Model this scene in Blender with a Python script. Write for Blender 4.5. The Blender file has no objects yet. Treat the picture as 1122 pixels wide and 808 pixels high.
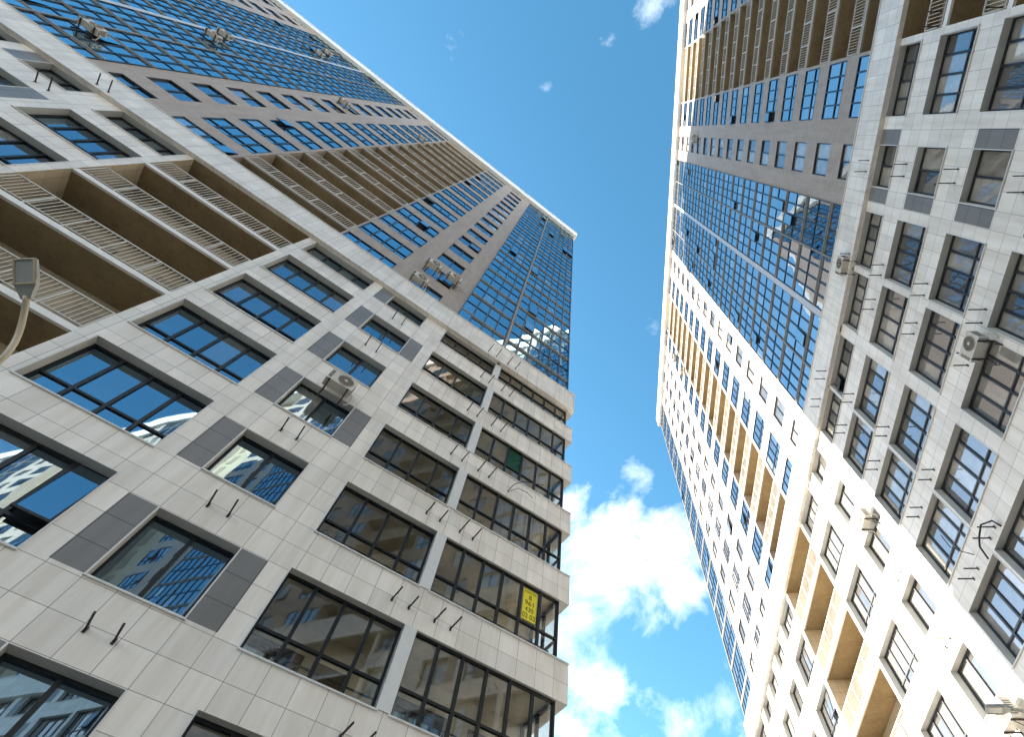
import bpy, math, random
from mathutils import Vector, Matrix
random.seed(7)
S = bpy.context.scene
C = bpy.context.collection

# ------------------------------------------------------------------ camera
FPX, CX, CY, PW, PH = 575.64, 629.89, 405.77, 1122.0, 808.0
RM = Matrix(((0.96026572, -0.2554703, -0.11235954),
             (-0.27906621, -0.87398568, -0.39783298),
             (0.00343387, 0.41338112, -0.91055162)))
EYE = Vector((0, 0, 1.6))
cam = bpy.data.cameras.new("camera")
co = bpy.data.objects.new("camera", cam)
C.objects.link(co)
cam.sensor_width = 36.0
cam.lens = FPX / PW * 36.0
cam.shift_x = -(CX - PW / 2) / PW
cam.shift_y = (CY - PH / 2) / PW
cam.clip_end = 5000
co.matrix_world = Matrix.Translation(EYE) @ RM.to_4x4()
S.camera = co

# ------------------------------------------------------------------ sky and sun
SUN_AZ, SUN_EL = math.radians(136.0), math.radians(22.5)   # where the sun stands
w = bpy.data.worlds.new("World")
S.world = w
w.use_nodes = True
nt = w.node_tree
for n in list(nt.nodes):
    nt.nodes.remove(n)


def N(t, typ, **kw):
    n = t.nodes.new(typ)
    for k, v in kw.items():
        if k in n.inputs.keys() if isinstance(k, str) else False:
            n.inputs[k].default_value = v
        else:
            setattr(n, k, v)
    return n


wo = N(nt, 'ShaderNodeOutputWorld')
bg = N(nt, 'ShaderNodeBackground')
bg.inputs['Strength'].default_value = 0.15
sky = N(nt, 'ShaderNodeTexSky', sky_type='NISHITA', sun_disc=False)
sky.sun_elevation = SUN_EL
sky.sun_rotation = math.radians(90) - SUN_AZ
sky.air_density = 1.0
sky.dust_density = 0.6
sky.ozone_density = 2.0
# clouds: noise over the view direction, thickened round a few banks
tc = N(nt, 'ShaderNodeTexCoord')
nz = N(nt, 'ShaderNodeTexNoise')
nz.inputs['Scale'].default_value = 6.5
nz.inputs['Detail'].default_value = 12
nz.inputs['Roughness'].default_value = 0.62
nz.inputs['Distortion'].default_value = 0.25
nt.links.new(tc.outputs['Generated'], nz.inputs['Vector'])


def pix_dir(x, y):
    d = RM @ Vector(((x - CX) / FPX, -(y - CY) / FPX, -1))
    return d.normalized()


def math_node(t, op, a, b=None, clamp=False):
    m = t.nodes.new('ShaderNodeMath')
    m.operation = op
    m.use_clamp = clamp
    for i, v in enumerate((a, b)):
        if v is None:
            continue
        if isinstance(v, (int, float)):
            m.inputs[i].default_value = v
        else:
            t.links.new(v, m.inputs[i])
    return m.outputs[0]


mask = None
for (x, y, r, s) in ((665, 620, 0.16, 0.46), (715, 600, 0.12, 0.40), (745, 655, 0.07, 0.38), (630, 680, 0.13, 0.42), (655, 745, 0.08, 0.36), (708, 525, 0.06, 0.38), (690, 560, 0.07, 0.36),
                     (740, 800, 0.10, 0.33), (640, 830, 0.12, 0.33), (790, 780, 0.07, 0.33), (560, 860, 0.2, 0.3), (715, 8, 0.045, 0.36), (672, 42, 0.03, 0.17), (597, 98, 0.022, 0.2),
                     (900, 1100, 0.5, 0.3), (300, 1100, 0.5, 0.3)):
    dv = pix_dir(x, y)
    vd = nt.nodes.new('ShaderNodeVectorMath')
    vd.operation = 'DISTANCE'
    nt.links.new(tc.outputs['Generated'], vd.inputs[0])
    vd.inputs[1].default_value = dv
    q = math_node(nt, 'DIVIDE', vd.outputs['Value'], r)
    q = math_node(nt, 'SUBTRACT', 1.0, q, True)
    q = math_node(nt, 'SQRT', q)
    q = math_node(nt, 'MULTIPLY', q, s)
    mask = q if mask is None else math_node(nt, 'MAXIMUM', mask, q)
# ring of low cloud outside the frame, added as neutral fill light
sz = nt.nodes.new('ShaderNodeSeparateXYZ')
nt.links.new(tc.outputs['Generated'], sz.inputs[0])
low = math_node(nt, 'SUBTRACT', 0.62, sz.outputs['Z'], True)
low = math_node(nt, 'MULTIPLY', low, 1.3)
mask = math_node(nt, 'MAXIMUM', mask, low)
cl = math_node(nt, 'ADD', nz.outputs['Fac'], mask)
cl = math_node(nt, 'SUBTRACT', cl, 0.662)
cl = math_node(nt, 'MULTIPLY', cl, 3.0, True)
cl = math_node(nt, 'POWER', cl, 1.15)
cl = math_node(nt, 'MULTIPLY', cl, 0.97)
nz2 = N(nt, 'ShaderNodeTexNoise')
nz2.inputs['Scale'].default_value = 9
nz2.inputs['Detail'].default_value = 6
nt.links.new(tc.outputs['Generated'], nz2.inputs['Vector'])
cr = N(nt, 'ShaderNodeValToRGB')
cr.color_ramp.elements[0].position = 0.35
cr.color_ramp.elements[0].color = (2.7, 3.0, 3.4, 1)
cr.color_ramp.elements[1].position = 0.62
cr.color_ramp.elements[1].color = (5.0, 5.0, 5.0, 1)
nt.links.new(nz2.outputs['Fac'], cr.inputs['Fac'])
# the clear sky, a little more saturated as in the photograph
hs = N(nt, 'ShaderNodeHueSaturation')
hs.inputs['Hue'].default_value = 0.48
hs.inputs['Saturation'].default_value = 1.22
hs.inputs['Value'].default_value = 0.60
nt.links.new(sky.outputs['Color'], hs.inputs['Color'])
mx = N(nt, 'ShaderNodeMix', data_type='RGBA')
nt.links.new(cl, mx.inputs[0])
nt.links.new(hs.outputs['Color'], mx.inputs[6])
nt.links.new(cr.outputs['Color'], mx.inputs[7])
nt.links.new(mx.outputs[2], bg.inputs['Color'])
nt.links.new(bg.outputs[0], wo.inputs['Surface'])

sl = bpy.data.lights.new("sun", 'SUN')
sl.energy = 5.0
sl.angle = math.radians(0.53)
sl.color = (1.0, 0.93, 0.82)
so = bpy.data.objects.new("sun", sl)
C.objects.link(so)
sd = Vector((math.cos(SUN_EL) * math.cos(SUN_AZ), math.cos(SUN_EL) * math.sin(SUN_AZ), math.sin(SUN_EL)))
so.rotation_euler = sd.to_track_quat('Z', 'Y').to_euler()
so.location = sd * 100

S.view_settings.view_transform = 'Standard'
S.view_settings.look = 'None'
S.view_settings.exposure = 2.2
S.view_settings.gamma = 1.0
S.render.engine = 'CYCLES'
S.cycles.max_bounces = 8
S.cycles.transparent_max_bounces = 12
S.render.resolution_x, S.render.resolution_y = 1024, 738


# ------------------------------------------------------------------ materials
def new_mat(name):
    m = bpy.data.materials.new(name)
    m.use_nodes = True
    t = m.node_tree
    b = t.nodes['Principled BSDF']
    return m, t, b


def noise(t, scale, detail=6, rough=0.6, vec=None):
    n = t.nodes.new('ShaderNodeTexNoise')
    n.inputs['Scale'].default_value = scale
    n.inputs['Detail'].default_value = detail
    n.inputs['Roughness'].default_value = rough
    if vec is None:
        c = t.nodes.new('ShaderNodeTexCoord')
        vec = c.outputs['Object']
    t.links.new(vec, n.inputs['Vector'])
    return n


def ramp(t, fac, stops):
    r = t.nodes.new('ShaderNodeValToRGB')
    e = r.color_ramp.elements
    while len(e) < len(stops):
        e.new(0.5)
    for i, (p, c) in enumerate(stops):
        e[i].position = p
        e[i].color = (*c, 1)
    t.links.new(fac, r.inputs['Fac'])
    return r


def simple(name, col, rough=0.5, metal=0.0, var=0.12, scale=3.0, bump=0.0):
    m, t, b = new_mat(name)
    n = noise(t, scale)
    lo = tuple(c * (1 - var) for c in col)
    hi = tuple(min(1, c * (1 + var)) for c in col)
    r = ramp(t, n.outputs['Fac'], [(0.3, lo), (0.7, hi)])
    t.links.new(r.outputs['Color'], b.inputs['Base Color'])
    b.inputs['Roughness'].default_value = rough
    b.inputs['Metallic'].default_value = metal
    if bump:
        n2 = noise(t, scale * 6, 8)
        bp = t.nodes.new('ShaderNodeBump')
        bp.inputs['Strength'].default_value = bump
        bp.inputs['Distance'].default_value = 0.02
        t.links.new(n2.outputs['Fac'], bp.inputs['Height'])
        t.links.new(bp.outputs['Normal'], b.inputs['Normal'])
    return m


def tiled(name, col, joint, tw, th, u_off, h_off, jw=0.012, rough=0.4, var=0.08, tilt=0.02, streak=0.12, brick=False):
    """cladding of separate tiles: joints, a tone per tile, slight streaks of dirt"""
    m, t, b = new_mat(name)
    tcn = t.nodes.new('ShaderNodeTexCoord')
    sp = t.nodes.new('ShaderNodeSeparateXYZ')
    t.links.new(tcn.outputs['Object'], sp.inputs[0])
    geo_u = math_node(t, 'ADD', math_node(t, 'MULTIPLY', sp.outputs['X'], -1.0), math_node(t, 'MULTIPLY', sp.outputs['Y'], 1.0))
    u = math_node(t, 'DIVIDE', math_node(t, 'ADD', geo_u, 100 * tw - u_off), tw)
    h = math_node(t, 'DIVIDE', math_node(t, 'ADD', sp.outputs['Z'], 100 * th - h_off), th)
    hf = math_node(t, 'FLOOR', h)
    if brick:
        u = math_node(t, 'ADD', u, math_node(t, 'MULTIPLY', math_node(t, 'MODULO', hf, 2.0), 0.5))
    uf = math_node(t, 'FLOOR', u)
    fu = math_node(t, 'FRACT', u)
    fh = math_node(t, 'FRACT', h)
    eu = math_node(t, 'MINIMUM', fu, math_node(t, 'SUBTRACT', 1.0, fu))
    eh = math_node(t, 'MINIMUM', fh, math_node(t, 'SUBTRACT', 1.0, fh))
    ju = math_node(t, 'LESS_THAN', eu, jw / 2 / tw)
    jh = math_node(t, 'LESS_THAN', eh, jw / 2 / th)
    j = math_node(t, 'MAXIMUM', ju, jh)
    cb = t.nodes.new('ShaderNodeCombineXYZ')
    t.links.new(uf, cb.inputs[0])
    t.links.new(hf, cb.inputs[1])
    wn = t.nodes.new('ShaderNodeTexWhiteNoise')
    wn.noise_dimensions = '3D'
    t.links.new(cb.outputs[0], wn.inputs['Vector'])
    lo = tuple(c * (1 - var) for c in col)
    hi = tuple(min(1, c * (1 + var * 0.6)) for c in col)
    r = ramp(t, wn.outputs['Value'], [(0.0, lo), (1.0, hi)])
    # dirt running down
    mp = t.nodes.new('ShaderNodeMapping')
    mp.inputs['Scale'].default_value = (2.2, 2.2, 0.25)
    t.links.new(tcn.outputs['Object'], mp.inputs['Vector'])
    dn = noise(t, 1.3, 9, 0.65, mp.outputs['Vector'])
    dr = ramp(t, dn.outputs['Fac'], [(0.35, (1 - streak, 1 - streak * 1.15, 1 - streak * 1.4)), (0.6, (1, 1, 1))])
    mu = t.nodes.new('ShaderNodeMix')
    mu.data_type = 'RGBA'
    mu.blend_type = 'MULTIPLY'
    mu.inputs[0].default_value = 1
    t.links.new(r.outputs['Color'], mu.inputs[6])
    t.links.new(dr.outputs['Color'], mu.inputs[7])
    mj = t.nodes.new('ShaderNodeMix')
    mj.data_type = 'RGBA'
    t.links.new(j, mj.inputs[0])
    t.links.new(mu.outputs[2], mj.inputs[6])
    mj.inputs[7].default_value = (*joint, 1)
    t.links.new(mj.outputs[2], b.inputs['Base Color'])
    b.inputs['Roughness'].default_value = rough
    # every tile sits a hair differently
    nm = t.nodes.new('ShaderNodeNewGeometry')
    sb = t.nodes.new('ShaderNodeVectorMath')
    sb.operation = 'SUBTRACT'
    t.links.new(wn.outputs['Color'], sb.inputs[0])
    sb.inputs[1].default_value = (0.5, 0.5, 0.5)
    sc = t.nodes.new('ShaderNodeVectorMath')
    sc.operation = 'SCALE'
    t.links.new(sb.outputs[0], sc.inputs[0])
    sc.inputs['Scale'].default_value = tilt
    ad = t.nodes.new('ShaderNodeVectorMath')
    ad.operation = 'ADD'
    t.links.new(nm.outputs['Normal'], ad.inputs[0])
    t.links.new(sc.outputs[0], ad.inputs[1])
    nn = t.nodes.new('ShaderNodeVectorMath')
    nn.operation = 'NORMALIZE'
    t.links.new(ad.outputs[0], nn.inputs[0])
    t.links.new(nn.outputs[0], b.inputs['Normal'])
    return m


def schlick(t, base):
    """mirror share of a thin sheet, the same from both faces"""
    geo = t.nodes.new('ShaderNodeNewGeometry')
    dt = t.nodes.new('ShaderNodeVectorMath')
    dt.operation = 'DOT_PRODUCT'
    t.links.new(geo.outputs['Incoming'], dt.inputs[0])
    t.links.new(geo.outputs['Normal'], dt.inputs[1])
    c = math_node(t, 'SUBTRACT', 1.0, math_node(t, 'ABSOLUTE', dt.outputs['Value']), True)
    p = math_node(t, 'POWER', c, 5.0)
    return math_node(t, 'ADD', math_node(t, 'MULTIPLY', p, 1 - base), base, True)


def pane_mat(name, stops, tint, refl0, wob=0.02, tilt=0.02):
    """window glass over a dim room; the face attribute rnd picks blind, curtain or dark room"""
    m, t, b = new_mat(name)
    out = t.nodes['Material Output']
    at = t.nodes.new('ShaderNodeAttribute')
    at.attribute_name = 'rnd'
    r = ramp(t, at.outputs['Fac'], stops)
    r.color_ramp.interpolation = 'CONSTANT'
    n = noise(t, 2.0, 4)
    mu = t.nodes.new('ShaderNodeMix')
    mu.data_type = 'RGBA'
    mu.blend_type = 'MULTIPLY'
    mu.inputs[0].default_value = 0.7
    t.links.new(r.outputs['Color'], mu.inputs[6])
    t.links.new(n.outputs['Fac'], mu.inputs[7])
    t.links.new(mu.outputs[2], b.inputs['Base Color'])
    b.inputs['Roughness'].default_value = 0.8
    b.inputs['Specular IOR Level'].default_value = 0.0
    gl = t.nodes.new('ShaderNodeBsdfGlossy')
    gl.inputs['Roughness'].default_value = 0.015
    gl.inputs['Color'].default_value = (*tint, 1)
    # each pane leans a little, and is a little wavy
    geo = t.nodes.new('ShaderNodeNewGeometry')
    wn = t.nodes.new('ShaderNodeTexWhiteNoise')
    wn.noise_dimensions = '1D'
    t.links.new(at.outputs['Fac'], wn.inputs['W'])
    nw = noise(t, 0.9, 2)
    s1 = t.nodes.new('ShaderNodeVectorMath'); s1.operation = 'SUBTRACT'
    t.links.new(wn.outputs['Color'], s1.inputs[0]); s1.inputs[1].default_value = (.5, .5, .5)
    s2 = t.nodes.new('ShaderNodeVectorMath'); s2.operation = 'SCALE'
    t.links.new(s1.outputs[0], s2.inputs[0]); s2.inputs['Scale'].default_value = tilt
    s3 = t.nodes.new('ShaderNodeVectorMath'); s3.operation = 'SUBTRACT'
    t.links.new(nw.outputs['Color'], s3.inputs[0]); s3.inputs[1].default_value = (.5, .5, .5)
    s4 = t.nodes.new('ShaderNodeVectorMath'); s4.operation = 'SCALE'
    t.links.new(s3.outputs[0], s4.inputs[0]); s4.inputs['Scale'].default_value = wob
    a1 = t.nodes.new('ShaderNodeVectorMath'); a1.operation = 'ADD'
    t.links.new(geo.outputs['Normal'], a1.inputs[0]); t.links.new(s2.outputs[0], a1.inputs[1])
    a2 = t.nodes.new('ShaderNodeVectorMath'); a2.operation = 'ADD'
    t.links.new(a1.outputs[0], a2.inputs[0]); t.links.new(s4.outputs[0], a2.inputs[1])
    nn = t.nodes.new('ShaderNodeVectorMath'); nn.operation = 'NORMALIZE'
    t.links.new(a2.outputs[0], nn.inputs[0])
    t.links.new(nn.outputs[0], gl.inputs['Normal'])
    f = schlick(t, refl0)
    ms = t.nodes.new('ShaderNodeMixShader')
    t.links.new(f, ms.inputs[0])
    t.links.new(b.outputs[0], ms.inputs[1])
    t.links.new(gl.outputs[0], ms.inputs[2])
    t.links.new(ms.outputs[0], out.inputs['Surface'])
    return m


def clear_glass(name, tint, refl0):
    m, t, b = new_mat(name)
    out = t.nodes['Material Output']
    tr = t.nodes.new('ShaderNodeBsdfTransparent')
    tr.inputs['Color'].default_value = (*tint, 1)
    gl = t.nodes.new('ShaderNodeBsdfGlossy')
    gl.inputs['Roughness'].default_value = 0.02
    f = schlick(t, refl0)
    ms = t.nodes.new('ShaderNodeMixShader')
    t.links.new(f, ms.inputs[0])
    t.links.new(tr.outputs[0], ms.inputs[1])
    t.links.new(gl.outputs[0], ms.inputs[2])
    t.links.new(ms.outputs[0], out.inputs['Surface'])
    return m


def concrete(name, a, bb, board=0.0):
    m, t, b = new_mat(name)
    n = noise(t, 0.9, 10, 0.7)
    r = ramp(t, n.outputs['Fac'], [(0.3, a), (0.55, bb), (0.75, tuple(c * 1.12 for c in bb))])
    n3 = noise(t, 7, 8, 0.7)
    r3 = ramp(t, n3.outputs['Fac'], [(0.38, (0.72, 0.7, 0.66)), (0.5, (1, 1, 1))])
    mu = t.nodes.new('ShaderNodeMix')
    mu.data_type = 'RGBA'
    mu.blend_type = 'MULTIPLY'
    mu.inputs[0].default_value = 0.6
    t.links.new(r.outputs['Color'], mu.inputs[6])
    t.links.new(r3.outputs['Color'], mu.inputs[7])
    t.links.new(mu.outputs[2], b.inputs['Base Color'])
    b.inputs['Roughness'].default_value = 0.85
    return m


def tower_materials(s0z):
    """tile joints line up with the sills of the tower, so each tower has its own set"""
    M = {}
    M['white'] = tiled('white_tile', (0.86, 0.81, 0.735), (0.30, 0.28, 0.25), 0.565, 0.60, 0.10, s0z, 0.012, 0.33, 0.09, 0.02, 0.15)
    M['grey'] = tiled('grey_tile', (0.215, 0.21, 0.205), (0.06, 0.06, 0.06), 0.565, 0.60, 0.10, s0z, 0.014, 0.35, 0.08, 0.02, 0.12)
    M['brown'] = tiled('brown_tile', (0.42, 0.355, 0.305), (0.27, 0.235, 0.20), 0.30, 0.10, 0.0, s0z, 0.012, 0.6, 0.10, 0.02, 0.16, True)
    return M


MAT = dict(
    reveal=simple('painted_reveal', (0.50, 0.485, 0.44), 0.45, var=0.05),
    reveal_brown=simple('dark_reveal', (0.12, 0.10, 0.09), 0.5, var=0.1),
    trim=simple('white_metal_trim', (0.68, 0.68, 0.66), 0.35, var=0.05),
    frame=simple('charcoal_window_frame', (0.009, 0.010, 0.011), 0.35, var=0.15),
    frame_grey=simple('slate_window_frame', (0.024, 0.028, 0.036), 0.35, var=0.15),
    frame_blue=simple('navy_window_frame', (0.010, 0.020, 0.038), 0.3, var=0.15),
    profile=simple('taupe_metal_profile', (0.24, 0.22, 0.19), 0.4, var=0.12),
    band=simple('grey_metal_band', (0.50, 0.52, 0.56), 0.35, var=0.06),
    slab=concrete('stained_concrete', (0.21, 0.155, 0.085), (0.30, 0.225, 0.125)),
    slab_side=tiled('beige_tile', (0.56, 0.47, 0.34), (0.2, 0.16, 0.11), 0.565, 0.6, 0.1, 0.0, 0.012, 0.5, 0.06, 0.02, 0.15),
    plaster=simple('beige_plaster', (0.40, 0.34, 0.24), 0.85, var=0.12, scale=1.2, bump=0.1),
    slab_edge=simple('white_slab_edge', (0.80, 0.78, 0.73), 0.5, var=0.06),
    slab_edge_tan=simple('tan_slab_edge', (0.40, 0.35, 0.28), 0.6, var=0.08),
    rail=simple('cream_painted_steel', (0.62, 0.58, 0.50), 0.4, var=0.06),
    ledge=tiled('pale_grey_tile', (0.63, 0.635, 0.65), (0.22, 0.22, 0.22), 1.13, 3.0, 0.10, 0.3, 0.012, 0.35, 0.04, 0.015, 0.06),
    cornice=simple('white_cornice', (0.82, 0.81, 0.78), 0.45, var=0.04),
    roof=simple('roof_felt', (0.12, 0.12, 0.12), 0.9),
    room_shade=simple('unlit_room', (0.012, 0.011, 0.010), 0.9),  # near-black colour stands in for the shade inside open sashes
    steel=simple('rusty_dark_steel', (0.045, 0.035, 0.03), 0.55, 0.4, var=0.4, scale=20),
    room=simple('room_wall', (0.64, 0.58, 0.46), 0.85, var=0.35, scale=0.9),
    room_dark=simple('room_door', (0.10, 0.075, 0.06), 0.6, var=0.2),
    room_door=simple('balcony_door', (0.28, 0.23, 0.17), 0.6, var=0.2),
    pane=pane_mat('blue_window_glass', [(0.0, (0.02, 0.02, 0.022)), (0.45, (0.05, 0.05, 0.048)), (0.7, (0.16, 0.15, 0.13)), (0.9, (0.38, 0.35, 0.29))],
                  (0.58, 0.83, 1.0), 0.42, 0.010, 0.012),
    pane_r=pane_mat('pale_window_glass', [(0.0, (0.16, 0.15, 0.13)), (0.3, (0.42, 0.39, 0.34)), (0.55, (0.62, 0.58, 0.50)), (0.85, (0.20, 0.19, 0.17))],
                    (0.88, 0.92, 0.96), 0.30),
    curtain=pane_mat('mirror_facade_glass', [(0.0, (0.02, 0.022, 0.026)), (0.6, (0.07, 0.08, 0.09)), (0.93, (0.35, 0.35, 0.33))],
                     (0.56, 0.85, 1.0), 0.62, 0.02, 0.03),
    curtain_r=pane_mat('pale_mirror_facade_glass', [(0.0, (0.03, 0.032, 0.036)), (0.6, (0.09, 0.10, 0.11)), (0.93, (0.4, 0.4, 0.38))],
                     (0.84, 0.92, 0.98), 0.6, 0.02, 0.03),
    clear=clear_glass('loggia_glass', (0.86, 0.86, 0.80), 0.20),
    green=clear_glass('green_tinted_glass', (0.12, 0.42, 0.22), 0.04),
)


# ------------------------------------------------------------------ mesh building
class MB:
    """collects quads in local facade coordinates: u to the left, d inwards, z up"""

    def __init__(self):
        self.v, self.f, self.m, self.r, self.mats = [], [], [], [], []

    def mi(self, mat):
        if mat not in self.mats:
            self.mats.append(mat)
        return self.mats.index(mat)

    def quad(self, pts, mat, out=None, rnd=0.5):
        P = [Vector((-p[0], p[1], p[2])) for p in pts]
        if out is not None:
            o = Vector((-out[0], out[1], out[2]))
            n = (P[1] - P[0]).cross(P[2] - P[0])
            if n.dot(o) < 0:
                P.reverse()
        i = len(self.v)
        self.v += [tuple(p) for p in P]
        self.f.append(tuple(range(i, i + len(P))))
        self.m.append(self.mi(mat))
        self.r.append(rnd)

    def box(self, u0, u1, d0, d1, z0, z1, mat, skip=''):
        if u0 > u1: u0, u1 = u1, u0
        if d0 > d1: d0, d1 = d1, d0
        if z0 > z1: z0, z1 = z1, z0
        if 'f' not in skip: self.quad([(u0, d0, z0), (u1, d0, z0), (u1, d0, z1), (u0, d0, z1)], mat, (0, -1, 0))
        if 'b' not in skip: self.quad([(u0, d1, z0), (u1, d1, z0), (u1, d1, z1), (u0, d1, z1)], mat, (0, 1, 0))
        if 'l' not in skip: self.quad([(u0, d0, z0), (u0, d1, z0), (u0, d1, z1), (u0, d0, z1)], mat, (-1, 0, 0))
        if 'r' not in skip: self.quad([(u1, d0, z0), (u1, d1, z0), (u1, d1, z1), (u1, d0, z1)], mat, (1, 0, 0))
        if 'd' not in skip: self.quad([(u0, d0, z0), (u1, d0, z0), (u1, d1, z0), (u0, d1, z0)], mat, (0, 0, -1))
        if 't' not in skip: self.quad([(u0, d0, z1), (u1, d0, z1), (u1, d1, z1), (u0, d1, z1)], mat, (0, 0, 1))

    def tube(self, pts, r, mat, seg=8, cap=True):
        P = [Vector((-p[0], p[1], p[2])) for p in pts]
        rings = []
        rr = r if isinstance(r, (list, tuple)) else [r] * len(P)
        for i, p in enumerate(P):
            a = P[max(i - 1, 0)]
            b = P[min(i + 1, len(P) - 1)]
            d = (b - a).normalized()
            s = d.orthogonal().normalized() if i == 0 else (ls - d * ls.dot(d)).normalized()
            ls = s
            t2 = d.cross(s)
            i0 = len(self.v)
            for k in range(seg):
                an = 2 * math.pi * k / seg
                self.v.append(tuple(p + (s * math.cos(an) + t2 * math.sin(an)) * rr[i]))
            rings.append(i0)
        mi = self.mi(mat)
        for a, b in zip(rings, rings[1:]):
            for k in range(seg):
                k2 = (k + 1) % seg
                self.f.append((a + k, a + k2, b + k2, b + k)); self.m.append(mi); self.r.append(.5)
        if cap:
            self.f.append(tuple(rings[0] + k for k in reversed(range(seg)))); self.m.append(mi); self.r.append(.5)
            self.f.append(tuple(rings[-1] + k for k in range(seg))); self.m.append(mi); self.r.append(.5)

    def build(self, name, parent=None, smooth=False):
        me = bpy.data.meshes.new(name)
        me.from_pydata(self.v, [], self.f)
        for m in self.mats:
            me.materials.append(m)
        me.polygons.foreach_set('material_index', self.m)
        a = me.attributes.new('rnd', 'FLOAT', 'FACE')
        a.data.foreach_set('value', self.r)
        if smooth:
            me.polygons.foreach_set('use_smooth', [True] * len(self.f))
        me.update()
        o = bpy.data.objects.new(name, me)
        C.objects.link(o)
        if parent is not None:
            o.parent = parent
        return o


def empty(name, label, cat, loc=(0, 0, 0), rotz=0.0, group=None):
    o = bpy.data.objects.new(name, None)
    C.objects.link(o)
    o.location = loc
    o.rotation_euler = (0, 0, rotz)
    o['label'] = label
    o['category'] = cat
    if group:
        o['group'] = group
    return o


def tag(o, label, cat, group=None):
    o['label'] = label
    o['category'] = cat
    if group:
        o['group'] = group


# the two facades: angle of the inward normal and distance from the camera
FAC = {'L': (1.946329388627004, 10.2955), 'R': (5.98653811201342, 12.6518)}


def frame_of(key):
    a, D = FAC[key]
    return Vector((math.cos(a) * D, math.sin(a) * D, 0)), a - math.pi / 2


def to_world(key, u, d, z):
    a, D = FAC[key]
    return Vector((math.cos(a) * (D + d) - math.sin(a) * u, math.sin(a) * (D + d) + math.cos(a) * u, z))


def project(P):
    c = RM.transposed() @ (P - EYE)
    if c.z > -0.1:
        return None
    return CX + FPX * c.x / -c.z, CY - FPX * c.y / -c.z


def seen_area(key, u0, u1, z0, z1):
    q = [project(to_world(key, u, 0, z)) for u, z in ((u0, z0), (u1, z0), (u1, z1), (u0, z1))]
    if any(p is None for p in q):
        return 0
    if not any(-5 < p[0] < PW + 5 and -5 < p[1] < PH + 5 for p in q):
        return 0
    return abs(sum(q[i][0] * q[(i + 1) % 4][1] - q[(i + 1) % 4][0] * q[i][1] for i in range(4))) / 2


# ------------------------------------------------------------------ builders of parts
def window_meshes(u0, u1, z0, z1, cols, transom, depth, fm, pm, F, P, T, trim=True, open_p=0.05, clearm=None, green=-1):
    """frame bars into F, glass into P, the pale metal sill and lining into T"""
    fw, mw = 0.055, 0.075
    d0, d1 = depth - 0.05, depth + 0.03
    F.box(u0, u1, d0, d1, z0, z0 + fw, fm)
    F.box(u0, u1, d0, d1, z1 - fw, z1, fm)
    F.box(u0, u0 + fw, d0 + .002, d1, z0 + fw, z1 - fw, fm)
    F.box(u1 - fw, u1, d0 + .002, d1, z0 + fw, z1 - fw, fm)
    cw = (u1 - u0) / cols
    for i in range(1, cols):
        u = u0 + cw * i
        F.box(u - mw / 2, u + mw / 2, d0 + .002, d1, z0 + fw, z1 - fw, fm)
    zt = z0 + transom if transom else None
    if zt:
        F.box(u0 + fw, u1 - fw, d0 + .006, d1, zt - .03, zt + .03, fm)
    for i in range(cols):
        a, b = u0 + cw * i + .03, u0 + cw * (i + 1) - .03
        spans = [(z0 + .03, zt - .02), (zt + .02, z1 - .03)] if zt else [(z0 + .03, z1 - .03)]
        rn = random.random()
        for j, (za, zb) in enumerate(spans):
            top = j == len(spans) - 1
            mat = clearm if clearm else pm
            if green == i and top:
                mat = MAT['green']
            if top and random.random() < open_p and not clearm:
                # sash tilted open at the bottom, a near-black sheet behind it for the unlit room
                P.quad([(a, depth + .012, za), (b, depth + .012, za), (b, depth + .012, zb), (a, depth + .012, zb)], MAT['room_shade'], (0, -1, 0))
                k = .16
                P.quad([(a, d0 - k, za + .01), (b, d0 - k, za + .01), (b, d0 - .01, zb - .01), (a, d0 - .01, zb - .01)], pm, (0, -1, .1), rn)
                for (x0, x1) in ((a, a + .05), (b - .05, b)):
                    F.quad([(x0, d0 - k - .01, za), (x1, d0 - k - .01, za), (x1, d0 - .02, zb), (x0, d0 - .02, zb)], fm, (0, -1, 0))
                F.box(a, b, d0 - k - .03, d0 - k + .01, za, za + .05, fm)
            else:
                P.quad([(a, depth, za), (b, depth, za), (b, depth, zb), (a, depth, zb)], mat, (0, -1, 0), min(.999, max(0, rn + random.uniform(-.02, .02))))
    if trim and T is not None:
        # drip sill and thin edge strips round the opening
        T.quad([(u0 - .03, -.045, z0 - .012), (u1 + .03, -.045, z0 - .012), (u1 + .03, d0, z0 + .02), (u0 - .03, d0, z0 + .02)], MAT['trim'], (0, -.2, 1))
        T.box(u0 - .03, u1 + .03, -.045, -.004, z0 - .045, z0 - .012, MAT['trim'])
        T.box(u0 - .03, u0 - .001, -.012, -.003, z0, z1, MAT['trim'], 'b')
        T.box(u1 + .001, u1 + .03, -.012, -.003, z0, z1, MAT['trim'], 'b')


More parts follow.
